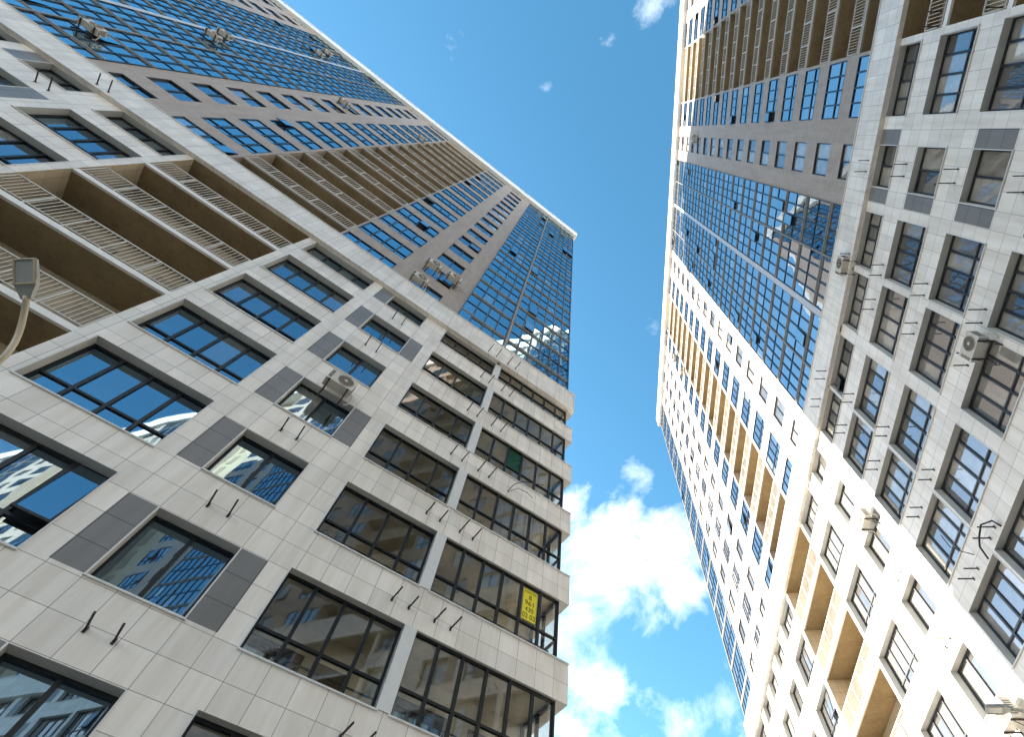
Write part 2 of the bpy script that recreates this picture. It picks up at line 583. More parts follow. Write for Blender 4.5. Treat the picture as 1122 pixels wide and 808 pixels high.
def curtain_unit(u0, u1, z0, z1, cols, F, P, open_p=0.05, gm_=None):
    """one storey of one bay of the glass front: profiled floor rail, posts, two rows of panes"""
    fm = MAT['frame_blue']
    pr = MAT['profile']
    F.box(u0, u1, -.07, .0, z1 - .10, z1 + .0, pr, 'b')
    F.box(u0, u1, -.055, .0, z1 - .24, z1 - .17, pr, 'b')
    F.box(u0, u1, -.01, .02, z1 - .17, z1 - .10, MAT['frame'], 'b')
    zt = z0 + (z1 - z0) * .47
    zm = [(z0 + .03, zt), (zt, z1 - .24)]
    F.box(u0, u1, -.035, .02, zt - .04, zt + .04, fm, 'b')
    cw = (u1 - u0) / cols
    for i in range(cols + 1):
        u = u0 + cw * i
        hw = .042
        a, b = max(u0, u - hw), min(u1, u + hw)
        F.box(a, b, -.045, .02, z0, z1 - .24, fm, 'b')
    for i in range(cols):
        a, b = u0 + cw * i + .02, u0 + cw * (i + 1) - .02
        for j, (za, zb) in enumerate(zm):
            rn = random.random()
            if random.random() < open_p and (b - a) < 1.1:
                P.quad([(a, .04, za), (b, .04, za), (b, .04, zb), (a, .04, zb)], MAT['room_shade'], (0, -1, 0))
                k = .13
                P.quad([(a + .03, -k, za + .03), (b - .03, -k, za + .03), (b - .03, -.06, zb - .03), (a + .03, -.06, zb - .03)], gm_, (0, -1, 0), rn)
                F.box(a + .03, b - .03, -k - .03, -k + .01, za, za + .05, fm)
            else:
                P.quad([(a, .0, za), (b, .0, za), (b, .0, zb), (a, .0, zb)], gm_, (0, -1, 0), rn)


def railing(u0, u1, z0, R, step=0.115, d=-0.03):
    m = MAT['rail']
    R.box(u0, u1, d - .022, d + .022, z0 + 1.04, z0 + 1.08, m)
    R.box(u0, u1, d - .014, d + .014, z0 + .12, z0 + .15, m)
    n = max(2, int(round((u1 - u0) / 1.05)))
    for i in range(n + 1):
        u = u0 + .02 + (u1 - u0 - .04) * i / n
        R.box(u - .02, u + .02, d - .018, d + .018, z0 - .1, z0 + 1.04, m, 't')
    k = int((u1 - u0) / step)
    for i in range(1, k):
        u = u0 + (u1 - u0) * i / k
        R.box(u - .008, u + .008, d - .008, d + .008, z0 + .15, z0 + 1.04, m, 'td')


def tower(key, label, S0, spec):
    origin, rot = frame_of(key)
    root = empty('apartment_tower', label, 'building', origin, rot)
    TM = tower_materials(S0)
    fm = spec['frame']
    pm = spec['pane']
    umin, umax = spec['umin'], spec['umax']
    z_led0, z_led1 = S0 + 22.45, S0 + 24.2
    z_cor0, z_cor1 = S0 + 69.8, S0 + 72.0
    ZTOP = z_cor1 - .3
    wins, curts, balcs, brk = [], [], [], []
    openings = []   # (u0,u1,z0,z1,depth,reveal)
    greys = []
    low_end = spec['low_end']

    # lower section: eight rows of windows
    for k in range(0, 8):
        zs = S0 + 3 * k
        for (u0, u1, kind) in spec['low']:
            if kind == 'small':
                z0, z1, cols, tr = zs + .08, zs + 1.78, 2, 0
                if key == 'R':
                    z0, z1 = zs + .05, zs + 1.73
            elif kind == 'big':
                z0, z1, cols, tr = zs, zs + (2.06 if spec['low_big'] else 1.93), 4, .62
            else:
                continue
            z1 = min(z1, z_led0 - .03)
            openings.append((u0, u1, z0, z1, .3, 'reveal'))
            wins.append((u0, u1, z0, z1, cols, tr, .3, True, None, k))
            if kind == 'small':
                # grey panels on one or both sides, changing from floor to floor
                pat = spec['pat'][k % len(spec['pat'])]
                if 'l' in pat: greys.append((u1 + .03, u1 + .6, z0, z1))
                if 'r' in pat: greys.append((u0 - .6, u0 - .03, z0, z1))
            # steel bracket pairs for cooling units
        for u in spec['brk']:
            brk.append((u, zs + spec['brk_dz'] + .0, k))
    for u in spec['brk_ledge']:
        brk.append((u, z_led0 + .25, 99))
    if spec.get('loggia'):
        for k in range(0, 8):
            zs = S0 + 3 * k
            zt_ = min(zs + 1.9, z_led0 - .03)
            openings.append((umin_low(spec), -3.42, zs, zt_, .12, None))
            openings.append((-3.13, -.38, zs, zt_, .22, 'reveal'))
    # balconies
    for (u0, u1) in spec['balc_low']:
        openings.append((u0, u1, S0 - 3.6, z_led0, 1.3, None))
        for k in range(-1, 8):
            balcs.append((u0, u1, S0 + 3 * k - 1.02 + 0.0, 'low'))
    for (u0, u1) in spec['balc_up']:
        openings.append((u0, u1, z_led0, z_cor0 + .2, 1.3, None))
        for k in range(7, 24):
            balcs.append((u0, u1, S0 + 3 * k - 1.02, 'up'))
    # upper section
    for j in range(-1, 16):
        zs = S0 + 24 + 3 * j
        for (u0, u1, kind) in spec['up']:
            if kind == 'small':
                z0, z1, cols, tr, dp = zs + .05, zs + 1.7, 2, 0, .10
            elif kind == 'win':
                z0, z1, cols, tr, dp = zs - .2, zs + 1.7, 4, .6, .05
            else:
                continue
            if z0 < z_led0 + .3:
                z0 = z_led0 + .3
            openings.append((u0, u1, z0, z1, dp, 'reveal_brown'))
            wins.append((u0, u1, z0, z1, cols, tr, dp, False, None, 10 + j))
    for (u0, u1, cols) in spec['glass']:
        openings.append((u0, u1, z_led0, z_cor0 + .2, .05, None))
        for j in range(-1, 16):
            za = S0 + 24 + 1.8 + 3 * (j - 1)
            zb = za + 3
            za = max(za, z_led0 + .2)
            curts.append((u0, u1, za, zb, cols, j))
        curts.append((u0, u1, S0 + 24 + 1.8 + 45, z_cor0 + .3, cols, 16))

    # --- the facade skin, cut round every opening
    def skin(name, za, zb, ua, ub, matf):
        us = sorted({round(x, 4) for o in openings for x in (o[0], o[1]) if ua <= x <= ub} | {ua, ub} | {round(x, 4) for g in greys for x in (g[0], g[1]) if ua < x < ub})
        zz = sorted({round(x, 4) for o in openings for x in (o[2], o[3]) if za <= x <= zb} | {za, zb} | {round(x, 4) for g in greys for x in (g[2], g[3]) if za < x < zb})
        mb = MB()
        for a, b in zip(us, us[1:]):
            um = (a + b) / 2
            oc = [o for o in openings if o[0] < um < o[1]]
            gc = [g for g in greys if g[0] < um < g[1]]
            run = None
            cells = []
            for c, d in zip(zz, zz[1:]):
                zm = (c + d) / 2
                if any(o[2] < zm < o[3] for o in oc):
                    kind = None
                elif any(g[2] < zm < g[3] for g in gc):
                    kind = 'grey'
                else:
                    kind = 'wall'
                if cells and cells[-1][2] == kind:
                    cells[-1][1] = d
                else:
                    cells.append([c, d, kind])
            for c, d, kind in cells:
                if kind:
                    mb.quad([(a, 0, c), (b, 0, c), (b, 0, d), (a, 0, d)], TM['grey'] if kind == 'grey' else matf, (0, -1, 0))
        for (u0, u1, z0, z1, dp, rv) in openings:
            if rv is None or (z0 + z1) / 2 < za or (z0 + z1) / 2 > zb:
                continue
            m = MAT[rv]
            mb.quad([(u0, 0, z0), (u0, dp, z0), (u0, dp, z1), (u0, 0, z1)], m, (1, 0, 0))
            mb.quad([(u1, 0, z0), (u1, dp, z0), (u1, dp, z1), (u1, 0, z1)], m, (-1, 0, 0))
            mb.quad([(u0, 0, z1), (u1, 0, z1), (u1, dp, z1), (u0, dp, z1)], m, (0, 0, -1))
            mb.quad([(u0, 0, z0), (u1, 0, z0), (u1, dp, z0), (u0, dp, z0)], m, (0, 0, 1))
        return mb
    DEPTH = spec['depth']
    lowu0 = umin_low(spec)
    lowu1 = spec.get('umax_low', umax)
    mb = skin('tiled_wall', 0, z_led0, lowu0, lowu1, TM['white'])
    if spec.get('loggia'):
        # end face of the corner: solid bands that wrap round, glazing between them
        for k in range(-1, 8):
            zb0 = min(S0 + 3 * k + 1.9, z_led0 - .03) if k >= 0 else 0
            zb1 = S0 + 3 * (k + 1) if k < 7 else z_led0
            mb.quad([(lowu0, 0, zb0), (lowu0, 1.9, zb0), (lowu0, 1.9, zb1), (lowu0, 0, zb1)], TM['white'], (-1, 0, 0))
            mb.quad([(lowu0, 0, zb0), (-3.42, 0, zb0), (-3.42, .15, zb0), (lowu0, .15, zb0)], MAT['reveal'], (0, 0, -1))
            mb.quad([(lowu0, .15, zb0), (umin, .15, zb0), (umin, 1.9, zb0), (lowu0, 1.9, zb0)], MAT['reveal'], (0, 0, -1))
            mb.quad([(lowu0, 0, zb1), (-3.42, 0, zb1), (-3.42, .15, zb1), (lowu0, .15, zb1)], MAT['reveal'], (0, 0, 1))
            mb.quad([(lowu0, .15, zb1), (umin, .15, zb1), (umin, 1.9, zb1), (lowu0, 1.9, zb1)], MAT['reveal'], (0, 0, 1))
            mb.quad([(lowu0, 1.9, zb0), (umin, 1.9, zb0), (umin, 1.9, zb1), (lowu0, 1.9, zb1)], TM['white'], (0, 1, 0))
            # pillar between the loggias
            if k >= 0:
                mb.box(-3.42, -3.13, .0, .5, S0 + 3 * k, zb0, MAT['trim'], 'fdt')
                mb.box(-3.43, -3.12, -.02, -.001, S0 + 3 * k + .003, zb0 - .003, MAT['trim'], 'b')
        mb.quad([(umin, 1.9, 0), (umin, DEPTH, 0), (umin, DEPTH, z_led0), (umin, 1.9, z_led0)], TM['white'], (-1, 0, 0))
    else:
        mb.quad([(lowu0, 0, 0), (lowu0, DEPTH, 0), (lowu0, DEPTH, z_led0), (lowu0, 0, z_led0)], TM['white'], (-1, 0, 0))
    mb.quad([(lowu1, 0, 0), (lowu1, DEPTH, 0), (lowu1, DEPTH, z_led0), (lowu1, 0, z_led0)], TM['white'], (1, 0, 0))
    mb.quad([(lowu0, DEPTH, 0), (lowu1, DEPTH, 0), (lowu1, DEPTH, z_led0), (lowu0, DEPTH, z_led0)], TM['white'], (0, 1, 0))
    mb.build('tiled_wall', root)

    mb = skin('brown_wall', z_led0, z_cor1 - .1, umin, umax, TM['brown'])
    for (uu, sgn) in ((umin, -1), (umax, 1)):
        mb.quad([(uu, 0, z_led0), (uu, DEPTH, z_led0), (uu, DEPTH, ZTOP), (uu, 0, ZTOP)], TM['brown'], (sgn, 0, 0))
    mb.quad([(umin, DEPTH, z_led0), (umax, DEPTH, z_led0), (umax, DEPTH, ZTOP), (umin, DEPTH, ZTOP)], TM['brown'], (0, 1, 0))
    mb.build('brown_wall', root)

    # --- ledge between the two sections
    mb = MB()
    pj = .2
    le0, le1 = lowu0 + .03, lowu1 + .1
    mb.box(le0, le1, -pj, -.002, z_led0, z_led1, TM['white'])
    mb.box(le0, le1 if le1 < umin else umin - .004, -.002, DEPTH, z_led0, z_led1, TM['white'], 'f')
    mb.box(le0 - .04, le1 + .04, -pj - .04, -pj + .1, z_led1, z_led1 + .05, MAT['trim'])
    mb.build('ledge', root)
    # --- cornice and roof
    mb = MB()
    mb.box(umin - .35, umax + .35, -.4, DEPTH + .3, z_cor0, z_cor1, MAT['cornice'])
    mb.box(umin - .39, umax + .39, -.44, -.2, z_cor1, z_cor1 + .06, MAT['trim'])
    u = umin + 3
    while u < umax - 3:          # narrow vents let into the cornice
        mb.box(u, u + 1.7, -.406, -.39, z_cor1 - .62, z_cor1 - .5, MAT['frame_grey'])
        u += 4.3
    mb.build('cornice', root)
    mb = MB()
    mb.box(umin, umax, .05, DEPTH, z_cor1 + .002, z_cor1 + .25, MAT['roof'])
    ul = (umin + umax) / 2
    mb.box(ul - 6, ul + 6, 6, 12, z_cor1 + .25, z_cor1 + 3.2, TM['brown'])
    mb.build('roof', root)

    # --- balconies: slab, soffit, recess walls, railing
    scored = []
    for b in balcs:
        ar = seen_area(key, b[0], b[1], b[2] - .2, b[2] + 1.1)
        if b[3] == 'up' and (b[2] < z_led0 - .6):
            continue
        scored.append((ar, b))
    scored.sort(key=lambda s: -s[0])
    rest = MB()
    for i, (ar, (u0, u1, z, kind)) in enumerate(scored):
        if ar <= 0:
            continue
        mb = MB()
        edge = MAT['slab_edge'] if kind == 'low' else MAT['slab_edge_tan']
        e = .01
        th = .2
        mb.box(u0 + .002, u1 - .002, e, .10, z - th, z, edge)
        mb.box(u0 + .002, u1 - .002, .10, 1.3, z - th, z, MAT['slab'])
        bo = mb.build('balcony', root)
        rl = MB()
        railing(u0 + .03, u1 - .03, z, rl, step=.12 if ar > 40 else .16, d=.05)
        rl.build('railing', bo)
    for (us_, zlo, zhi, sm) in [(x, 0 if False else S0 - 3.6, z_led0, MAT['slab_side']) for x in spec['balc_low']] + \
                          [(x, z_led0, z_cor0 + .2, TM['brown']) for x in spec['balc_up']]:
        mb = MB()
        u0, u1 = us_
        mb.quad([(u0, 0, zlo), (u0, 1.3, zlo), (u0, 1.3, zhi), (u0, 0, zhi)], sm, (1, 0, 0))
        mb.quad([(u1, 0, zlo), (u1, 1.3, zlo), (u1, 1.3, zhi), (u1, 0, zhi)], sm, (-1, 0, 0))
        mb.quad([(u0, 1.3, zlo), (u1, 1.3, zlo), (u1, 1.3, zhi), (u0, 1.3, zhi)], MAT['plaster'], (0, -1, 0))
        mb.quad([(u0, 0, zhi - .01), (u1, 0, zhi - .01), (u1, 1.3, zhi - .01), (u0, 1.3, zhi - .01)], MAT['slab'], (0, 0, -1))
        # balcony doors and windows on the back wall
        z = S0 - 1.02 - 3
        while z < zhi - 2.6:
            if z > zlo:
                mb.box(u0 + .7, u0 + 1.5, 1.24, 1.29, z + .05, z + 2.15, MAT['room_door'])
                mb.box(u1 - 2.3, u1 - .7, 1.24, 1.29, z + .95, z + 2.15, MAT['room_door'])
            z += 3
        mb.build('balcony_recess', root)

    # --- windows: the hundred that show largest as parts, the rest as one
    sc = []
    for wdw in wins:
        sc.append((seen_area(key, *wdw[:4]), wdw))
    sc.sort(key=lambda s: -s[0])
    rest_f = MB()
    for i, (ar, (u0, u1, z0, z1, cols, tr, dp, trim, cm, k)) in enumerate(sc):
        up = k >= 9
        f_ = MAT['frame_blue'] if up else fm
        p_ = (spec['curtain'] if up and u1 - u0 > 2 else pm)
        op = 0.06 if up else 0.05
        if i < 100 and ar > 0:
            F, P, T = MB(), MB(), MB()
            window_meshes(u0, u1, z0, z1, cols, tr, dp, f_, p_, F, P, T, trim, op)
            fo = F.build('window', root)
            P.build('pane', fo)
            if trim:
                T.build('sill', fo)
        else:
            window_meshes(u0, u1, z0, z1, cols, tr, dp, f_, p_, rest_f, rest_f, rest_f, trim, op)
    if rest_f.v:
        o = rest_f.build('window', root)
        o['kind'] = 'stuff'
    sc = sorted([(seen_area(key, *c[:4]), c) for c in curts], key=lambda s: -s[0])
    rest_f = MB()
    for i, (ar, (u0, u1, z0, z1, cols, j)) in enumerate(sc):
        if i < 100 and ar > 0:
            F, P = MB(), MB()
            curtain_unit(u0, u1, z0, z1, cols, F, P, .03, spec['curtain'])
            fo = F.build('glass_bay', root)
            P.build('pane', fo)
        else:
            curtain_unit(u0, u1, z0, z1, cols, rest_f, rest_f, .03, spec['curtain'])
    if rest_f.v:
        o = rest_f.build('glass_bay', root)
        o['kind'] = 'stuff'
    # --- vertical posts and bands of the glass fronts
    for (u, wd, m, pr_) in spec['posts']:
        mb = MB()
        mb.box(u - wd / 2, u + wd / 2, -pr_, .0, z_led0, z_cor0, MAT[m])
        mb.build('vertical_post' if wd < .3 else 'vertical_band', root)

    # --- loggias of the corner, with rooms one can look into
    if spec.get('loggia'):
        for k in range(0, 8):
            zs = S0 + 3 * k
            z1 = min(zs + 1.9, z_led0 - .03)
            F, P, T = MB(), MB(), MB()
            window_meshes(umin, -3.42, zs, z1, 6, .62, .12, fm, pm, F, P, T, False, 0, MAT['clear'], green=3 if k == 5 else -1)
            T.quad([(lowu0, -.045, zs - .012), (-3.39, -.045, zs - .012), (-3.39, .07, zs + .02), (lowu0, .07, zs + .02)], MAT['trim'], (0, -.2, 1))
            T.box(lowu0, -3.39, -.045, -.004, zs - .045, zs - .012, MAT['trim'])
            # side glazing at the corner
            for (da, db) in ((.09, .17), (.72, .80), (1.36, 1.44)):
                F.box(umin, umin + .08, da, db, zs, z1, fm)
            F.box(umin + .004, umin + .07, .17, 1.4, zs + .59, zs + .65, fm)
            F.box(umin + .004, umin + .07, .17, 1.4, z1 - .06, z1, fm)
            F.box(umin + .004, umin + .07, .17, 1.4, zs, zs + .06, fm)
            P.quad([(umin + .04, .15, zs), (umin + .04, 1.4, zs), (umin + .04, 1.4, z1), (umin + .04, .15, z1)], MAT['clear'], (-1, 0, 0), .5)
            fo = F.build('loggia_window', root)
            if k == 5:
                fo['label'] = 'loggia glazing with one green tinted pane'
            P.build('pane', fo)
            T.build('sill', fo)
            F, P, T = MB(), MB(), MB()
            window_meshes(-3.13, -.38, zs, z1, 4, .62, .22, fm, pm, F, P, T, True, 0, MAT['clear'])
            fo = F.build('loggia_window', root)
            P.build('pane', fo)
            T.build('sill', fo)
        R = MB()
        rm, rd = MAT['room'], MAT['room_dark']
        for k in range(0, 8):
            zs = S0 + 3 * k
            f0, c0 = zs - .85, min(zs + 1.92, z_led0 - .01)
            for (a, b, dd, left_open) in ((umin + .1, -3.35, 1.42, True), (-3.2, -.3, 1.5, False)):
                R.quad([(a, dd, f0), (b, dd, f0), (b, dd, c0), (a, dd, c0)], rm, (0, -1, 0))
                R.quad([(a, .18, c0), (b, .18, c0), (b, dd, c0), (a, dd, c0)], rm, (0, 0, -1))
                R.quad([(a, .18, f0), (b, .18, f0), (b, dd, f0), (a, dd, f0)], rm, (0, 0, 1))
                R.quad([(b, .18, f0), (b, dd, f0), (b, dd, c0), (b, .18, c0)], rm, (-1, 0, 0))
                if not left_open:
                    R.quad([(a, .18, f0), (a, dd, f0), (a, dd, c0), (a, .18, c0)], rm, (1, 0, 0))
                else:
                    R.quad([(a, .18, f0), (a, dd, f0), (a, dd, zs), (a, .18, zs)], rm, (1, 0, 0))
                R.quad([(a, .18, f0), (b, .18, f0), (b, .18, zs), (a, .18, zs)], rm, (0, 1, 0))
                w_ = b - a
                R.box(a + w_ * .15, a + w_ * .15 + .85, dd - .05, dd - .005, f0, f0 + 2.15, rd, 'b')
                R.box(a + w_ * .52, a + w_ * .52 + 1.35, dd - .05, dd - .005, f0 + .8, f0 + 2.15, MAT['frame_grey'], 'b')
                R.box(a + w_ * .52 + .06, a + w_ * .52 + .62, dd - .06, dd - .052, f0 + .86, f0 + 2.09, MAT['pane'], 'b')
                R.box(a + w_ * .52 + .72, a + w_ * .52 + 1.29, dd - .06, dd - .052, f0 + .86, f0 + 2.09, MAT['pane'], 'b')
                # inner guard rail behind the glass
                R.box(a + .05, b, .27, .30, zs + .30, zs + .33, MAT['frame'])
                n = int(w_ / .6)
                for i in range(n + 1):
                    u = a + .06 + (w_ - .1) * i / n
                    R.box(u - .012, u + .012, .275, .295, f0, zs + .30, MAT['frame'])
        # piers of the loggia, behind the pillar
        R.build('loggia_room', root)
    # --- steel brackets
    brk = [b for b in brk]
    scb = sorted([(seen_area(key, b[0] - .3, b[0] + .3, b[1] - .2, b[1] + .2), b) for b in brk], key=lambda s: -s[0])
    n = 0
    restb = MB()
    for ar, (u, z, k) in scb:
        if ar <= 0:
            continue
        d0 = 0 if k != 99 else -pj
        j1 = random.uniform(-.02, .02)
        for q in (-1, 1):
            mb = MB() if n < 100 else restb
            x = u + q * .22 + j1
            tl = random.uniform(.44, .54)
            mb.box(x - .016, x + .016, d0 - tl, d0 - .003, z - .016, z + .016, MAT['steel'])
            mb.box(x - .024, x + .024, d0 - .02, d0 - .002, z - .06, z + .05, MAT['steel'])
            if n < 100:
                mb.build('bracket', root)
            n += 1
    if restb.v:
        o = restb.build('bracket', root)
        o['kind'] = 'stuff'
    return root


def umin_low(spec):
    return spec['umin_low'] if 'umin_low' in spec else spec['umin']


# ------------------------------------------------------------------ the setting
gm, gt, gb = new_mat('pale_paving')
gn = noise(gt, 40, 10, 0.7)
gr = ramp(gt, gn.outputs['Fac'], [(0.35, (0.17, 0.165, 0.155)), (0.65, (0.25, 0.24, 0.225))])
gt.links.new(gr.outputs['Color'], gb.inputs['Base Color'])
gb.inputs['Roughness'].default_value = 0.9
g = MB()
g.quad([(-900, -900, 0), (900, -900, 0), (900, 900, 0), (-900, 900, 0)], gm, (0, 0, 1))
go = g.build('ground')
go['kind'] = 'structure'
pm_ = tiled('paving_slab', (0.32, 0.31, 0.29), (0.14, 0.13, 0.12), 0.4, 0.4, 0, 0, 0.01, 0.85)
g = MB()
for key in 'LR':
    ps = [to_world(key, u, d, .13) for u, d in ((-90, -3.2), (44, -3.2), (44, -.02), (-90, -.02))]
    if key == 'L':
        ps = [to_world(key, u, d, .13) for u, d in ((-9, -3.2), (52, -3.2), (52, -.02), (-9, -.02))]
    top = [(-p.x, p.y, p.z) for p in ps]
    g.quad(top, pm_, (0, 0, 1))
    for i in range(4):
        a, b = top[i], top[(i + 1) % 4]
        g.quad([a, b, (b[0], b[1], 0), (a[0], a[1], 0)], pm_)
go = g.build('pavement')
go['kind'] = 'structure'

# ------------------------------------------------------------------ the two towers
Z = 1.6
specL = dict(
    frame=MAT['frame'], pane=MAT['pane'], curtain=MAT['curtain'], umin=-7.38, umin_low=-7.7, umax=52.0, umax_low=52.3, depth=18.4, low_end=True, loggia=True, low_big=True,
    low=[(.68, 2.35, 'small'), (3.38, 6.2, 'big'), (11.95, 14.5, 'big'), (15.55, 17.15, 'small'), (18.2, 20.8, 'big'), (21.15, 23.75, 'big'),
         (24.3, 26.9, 'big'), (27.2, 29.8, 'big'), (30.9, 32.5, 'small'), (33.5, 36.0, 'big'), (42.2, 44.7, 'big'), (45.8, 47.4, 'small'), (48.4, 51.2, 'big')],
    pat=['lr', 'l', 'lr', 'l', 'lr', 'l', 'lr', 'l'],
    brk=[1.52, -2.87, -3.97, 15.7], brk_dz=-.68, brk_ledge=[-2.75, -3.85, 15.6],
    balc_low=[(6.55, 11.65), (36.5, 41.6)], balc_up=[(6.2, 11.6), (36.5, 41.6)],
    up=[(.7, 2.33, 'small'), (3.4, 6.1, 'win'), (11.75, 14.35, 'win'), (15.5, 17.1, 'small'), (30.6, 32.2, 'small'), (33.4, 36.0, 'win'), (42.1, 44.6, 'win'),
        (45.6, 47.2, 'small')],
    glass=[(-7.35, -3.30, 6), (-3.14, -.37, 4), (17.9, 20.70, 4), (20.80, 23.45, 4), (23.75, 26.6, 4), (26.7, 29.55, 4), (48.4, 51.9, 5)],
    posts=[(-3.22, .14, 'profile', .12), (20.75, .09, 'profile', .08), (23.6, .30, 'band', .06), (26.65, .09, 'profile', .08), (-7.33, .07, 'frame_blue', .06)])
specR = dict(
    frame=MAT['frame_grey'], pane=MAT['pane_r'], curtain=MAT['curtain_r'], umin=-91.5, umax=41.85, umax_low=42.1, depth=18.0, low_end=False, low_big=False,
    low=[(-2.88, -.4, 'big'), (.68, 2.3, 'small'), (3.35, 5.7, 'big'), (6.0, 8.55, 'big'), (9.12, 11.85, 'big'), (12.0, 14.5, 'big'), (15.6, 17.15, 'small'),
         (18.25, 20.7, 'big'), (26.5, 28.9, 'big'), (30.05, 31.65, 'small'), (32.8, 34.5, 'small'), (35.5, 37.1, 'small'), (38.0, 40.8, 'big'),
         (-11.5, -8.95, 'big'), (-14.5, -12.9, 'small'), (-18.2, -15.6, 'big'), (-21.0, -18.5, 'big'), (-24.0, -21.4, 'big')],
    pat=['lr', 'l', 'lr', 'r', 'lr', 'lr', 'l', 'lr'],
    brk=[1.52, 5.42, 6.9, 11.42, 13.1, 16.3, 31.1, 38.2, -3.4], brk_dz=-.8, brk_ledge=[1.52, 5.5, 11.4, 13.0, 31.9, 38.3],
    balc_low=[(-8.6, -3.12), (20.95, 26.2)], balc_up=[(-8.6, -3.02), (20.98, 26.0)],
    up=[(-2.88, -.4, 'win'), (.7, 2.25, 'small'), (15.65, 17.1, 'small'), (18.3, 20.7, 'win'), (26.2, 28.5, 'win'), (30.0, 31.3, 'small'), (32.6, 34.4, 'win'),
        (35.6, 37.0, 'small'), (-11.5, -8.95, 'win'), (-14.4, -12.8, 'small')],
    glass=[(3.39, 5.88, 4), (5.96, 8.68, 4), (9.02, 11.9, 4), (11.98, 14.59, 4), (38.15, 41.8, 5), (-18.4, -15.5, 4), (-21.4, -18.5, 4), (-24.6, -21.5, 4)],
    posts=[(5.92, .09, 'profile', .08), (8.85, .34, 'band', .06), (11.94, .09, 'profile', .08), (41.8, .1, 'profile', .08), (-18.45, .09, 'profile', .08)])
# the right tower goes on beyond the frame in the same rhythm
for key_ in ('low', 'up', 'glass'):
    specR[key_] = [q for q in specR[key_] if q[1] > -8]
    base_ = [q for q in specR[key_] if q[0] > -3 and q[1] < 20.9]
    for n_ in range(1, 4):
        specR[key_] += [(q[0] - 29.4 * n_, q[1] - 29.4 * n_) + tuple(q[2:]) for q in base_]
for key_ in ('balc_low', 'balc_up'):
    a_, b_ = specR[key_][0]
    specR[key_] += [(a_ - 29.4 * n_, b_ - 29.4 * n_) for n_ in range(1, 3)]
specR['posts'] = specR['posts'][:4] + [(q[0] - 29.4 * n_,) + q[1:] for q in specR['posts'][:3] for n_ in range(1, 4)]
TL = tower('L', 'tall shaded tower on the left with blue mirrored glass and a long balcony stack', .45 + Z, specL)
TR = tower('R', 'tall tower on the right whose lower corner and roof edge are in bright sun', 1.5 + Z, specR)


# ------------------------------------------------------------------ air conditioners
def ac_mesh():
    return None


ac_parts = None


def ac_unit(key, u, z, label, d=-.42, first=[None]):
    origin, rot = frame_of(key)
    loc = to_world(key, u, 0, z)
    if first[0] is None:
        root = empty('air_conditioner', label, 'air conditioner', loc, rot, 'cooling units bolted to the facades')
        m = MB()
        white = simple('cream_enamel', (0.62, 0.58, 0.50), 0.4, var=0.08, scale=6)
        dark = simple('fan_well', (0.09, 0.07, 0.06), 0.6)
        grill = simple('fan_grille_wire', (0.42, 0.36, 0.30), 0.4)
        m.box(-.42, .42, -.50, -.18, 0, .58, white)
        m.box(-.425, .425, -.505, -.175, .50, .515, white)
        for i in range(7):
            m.box(.30, .40, -.512, -.503, .08 + i * .06, .10 + i * .06, dark)
            m.box(-.428, -.419, -.45, -.24, .08 + i * .06, .10 + i * .06, dark)
        body = m.build('casing', root)
        m = MB()
        n = 24
        cx, cz, r = -.10, .29, .235
        ring = [(cx + r * math.cos(2 * math.pi * i / n), -.508, cz + r * math.sin(2 * math.pi * i / n)) for i in range(n)]
        m.quad(ring, dark, (0, -1, 0))
        m.tube([(cx + (r + .005) * math.cos(2 * math.pi * i / n), -.512, cz + (r + .005) * math.sin(2 * math.pi * i / n)) for i in range(n + 1)], .012, grill, 6)
        for rr in (.07, .12, .17, .21):
            m.tube([(cx + rr * math.cos(2 * math.pi * i / n), -.522, cz + rr * math.sin(2 * math.pi * i / n)) for i in range(n + 1)], .0045, grill, 4)
        for i in range(8):
            a = math.pi * i / 8
            m.tube([(cx - r * math.cos(a), -.518, cz - r * math.sin(a)), (cx + r * math.cos(a), -.518, cz + r * math.sin(a))], .004, grill, 4)
        m.tube([(cx, -.51, cz), (cx, -.53, cz)], .05, white, 12)
        m.build('fan_grille', root)
        for s in (-.3, .3):
            m = MB()
            m.box(s - .02, s + .02, -.52, .0, -.04, -.002, MAT['steel'])
            m.box(s - .02, s + .02, -.03, -.002, -.38, -.04, MAT['steel'])
            m.tube([(s, -.46, -.04), (s, -.02, -.34)], .012, MAT['steel'], 6)
            m.build('bracket', root)
        m = MB()
        m.tube([(-.42, -.3, .12), (-.50, -.3, .10), (-.54, -.2, .02), (-.53, -.06, -.10), (-.46, -.03, -.16), (-.44, -.01, -.05)], .022, white, 8)
        m.build('pipe', root)
        first[0] = root
        return root
    src = first[0]
    r = src.copy()
    C.objects.link(r)
    r.location = loc
    r.rotation_euler = (0, 0, rot)
    r['label'] = label
    for ch in list(src.children):
        c = ch.copy()
        C.objects.link(c)
        c.parent = r
    return r


